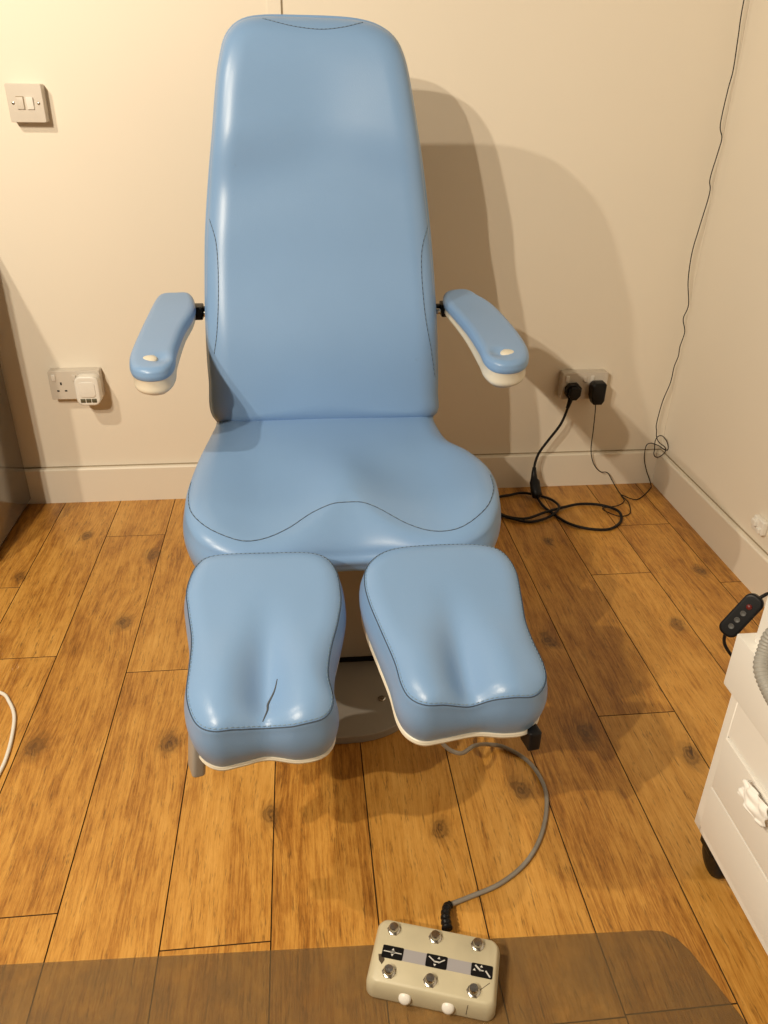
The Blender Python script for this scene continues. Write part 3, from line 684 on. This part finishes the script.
# drill unit on the trolley
du = empty('podiatry_unit', (-.34, -1.62, .475), 'white box unit standing on the trolley top at the right edge', 'unit')
bm = bmesh.new(); box(bm, (-.335, -1.550, .5605), (.440, .170, .170), .006, 3); obj('housing', bm, TROLW, du, auto=40)
bm = bmesh.new(); box(bm, (-.556, -1.55, .56), (.004, .11, .10), .001, 2); obj('side_panel', bm, TROLW, du)
HP = [(-.560, -1.514, .535), (-.565, -1.510, .518), (-.570, -1.514, .498), (-.5785, -1.528, .480), (-.5790, -1.552, .466), (-.5790, -1.60, .456), (-.5790, -1.68, .452), (-.580, -1.76, .456), (-.590, -1.84, .47), (-.585, -1.90, .492), (-.54, -1.95, .489), (-.46, -1.95, .489)]
P = resample(catmull(HP, 10), 420, closed=False); bm = bmesh.new(); tube(bm, P, [.0108 if i % 4 < 2 else .0096 for i in range(len(P))], 16)
o = obj('ribbed_hose', bm, HOSEM, loc=(-.56, -1.60, .475)); tag(o, 'grey ribbed suction hose lying on the trolley beside the white unit', 'hose')

def crumple(name, c, size, label, seed, flat=(1, 1, 1), cat='tissue', rot=0):
    rnd = random.Random(seed); bm = bmesh.new(); n = 22
    ph = [(rnd.uniform(2.5, 7), rnd.uniform(0, 6.3), rnd.uniform(-1, 1), rnd.uniform(-1, 1)) for _ in range(7)]
    V = []
    for i in range(n):
        row = []
        for j in range(n):
            u, v = i / (n - 1) - .5, j / (n - 1) - .5
            w = sum(sin(f * (a * u + b * v) * 3 + p) * .06 for f, p, a, b in ph)
            r = math.hypot(u, v); k = 1 - .35 * r
            row.append(bm.verts.new(((u * k + w * .25) * size * flat[0], (v * k + .3 * w) * size * flat[1], (w * 1.1 + .30 * (1 - 2 * r)) * size * flat[2])))
        V.append(row)
    for i in range(n - 1):
        for j in range(n - 1): bm.faces.new((V[i][j], V[i + 1][j], V[i + 1][j + 1], V[i][j + 1]))
    o = loc_obj(name, bm, TISSUEM, None); o.location = c; o.rotation_euler = rot if rot else (0, 0, 0)
    s = o.modifiers.new('s', 'SOLIDIFY'); s.thickness = .0012; tag(o, label, cat); return o
crumple('tissue', (-.573, -1.590, .284), .078, 'white crumpled tissue poking out of the trolley drawer front', 5, (.62, .95, .26), rot=(0, rad(-90), 0))
bm = bmesh.new(); box(bm, (-.008, -.628, .176), (.016, .050, .040), .005, 3); box(bm, (-.018, -.618, .180), (.012, .020, .018), .004, 3); box(bm, (-.018, -.642, .168), (.010, .014, .014), .003, 3)
o = obj('cable_clip', bm, WHITEP, loc=(0, -.628, .176)); tag(o, 'small white plastic fitting on the right wall above the skirting', 'clip')

# ------------------------------------------------------------------ black inline remote hanging behind the trolley
A, B = Vector((-.572, -1.425, .466)), Vector((-.540, -1.425, .520))
rm = empty('inline_remote', tuple((A + B) / 2), 'black cable remote with three round buttons and a red one beside the trolley', 'remote')
d = (B - A).normalized()
nv = (CAM - (A + B) / 2); nv = (nv - d * nv.dot(d)).normalized(); sv = d.cross(nv)
Mr = Matrix((d, sv, nv)).transposed().to_4x4()
bm = bmesh.new(); prism(bm, rrect(.076, .0290, .012, 8), -.007, .007, .004, M4=Mr, seg=3); loc_obj('body', bm, BLACK, rm)
for i, x in enumerate((-.021, -.008, .005)):
    bm = bmesh.new(); lathe(bm, [(.0042, .0), (.0042, .0006), (.0034, .0006), (.0032, .0004), (.0010, .0004)], seg=18, M4=Mr @ Matrix.Translation((x, 0, .0068))); loc_obj('button', bm, mat('worn_button_print', (.07, .07, .068), .5), rm)
bm = bmesh.new(); lathe(bm, [(.0042, .0), (.0042, .001), (.001, .0014)], seg=18, M4=Mr @ Matrix.Translation((.018, 0, .0068))); loc_obj('power_button', bm, RED, rm)
o0 = (A + B) / 2
bm = bmesh.new(); tube(bm, [Vector(p) - o0 for p in catmull([A, (-.5735, -1.425, .452), (-.567, -1.425, .435), (-.547, -1.427, .41), (-.50, -1.43, .36), (-.42, -1.425, .20), (-.36, -1.40, .04), (-.30, -1.30, .004), (-.18, -1.2, .004)], 8)], .0026, 8); loc_obj('lower_cable', bm, RUBBER, rm)
bm = bmesh.new(); tube(bm, [Vector(p) - o0 for p in catmull([B - d * .005, (-.531, -1.425, .526), (-.520, -1.425, .531), (-.49, -1.43, .54), (-.44, -1.435, .55)], 8)], .0026, 8); loc_obj('upper_cable', bm, RUBBER, rm)

# ------------------------------------------------------------------ white cable at the left
bm = bmesh.new(); WP = [(-2.20, -1.00, .004), (-2.05, -.91, .004), (-1.943, -.905, .004), (-1.874, -.925, .004), (-1.846, -.957, .004), (-1.823, -1.001, .004), (-1.81, -1.057, .004), (-1.803, -1.113, .004), (-1.803, -1.157, .004), (-1.812, -1.224, .004), (-1.86, -1.33, .004), (-2.0, -1.42, .004)]
tube(bm, catmull(WP, 8), .0038, 10); o = obj('white_cable', bm, CABLEW, loc=(-1.85, -1.1, 0)); tag(o, 'white cable curving over the boards at the left edge', 'cable')
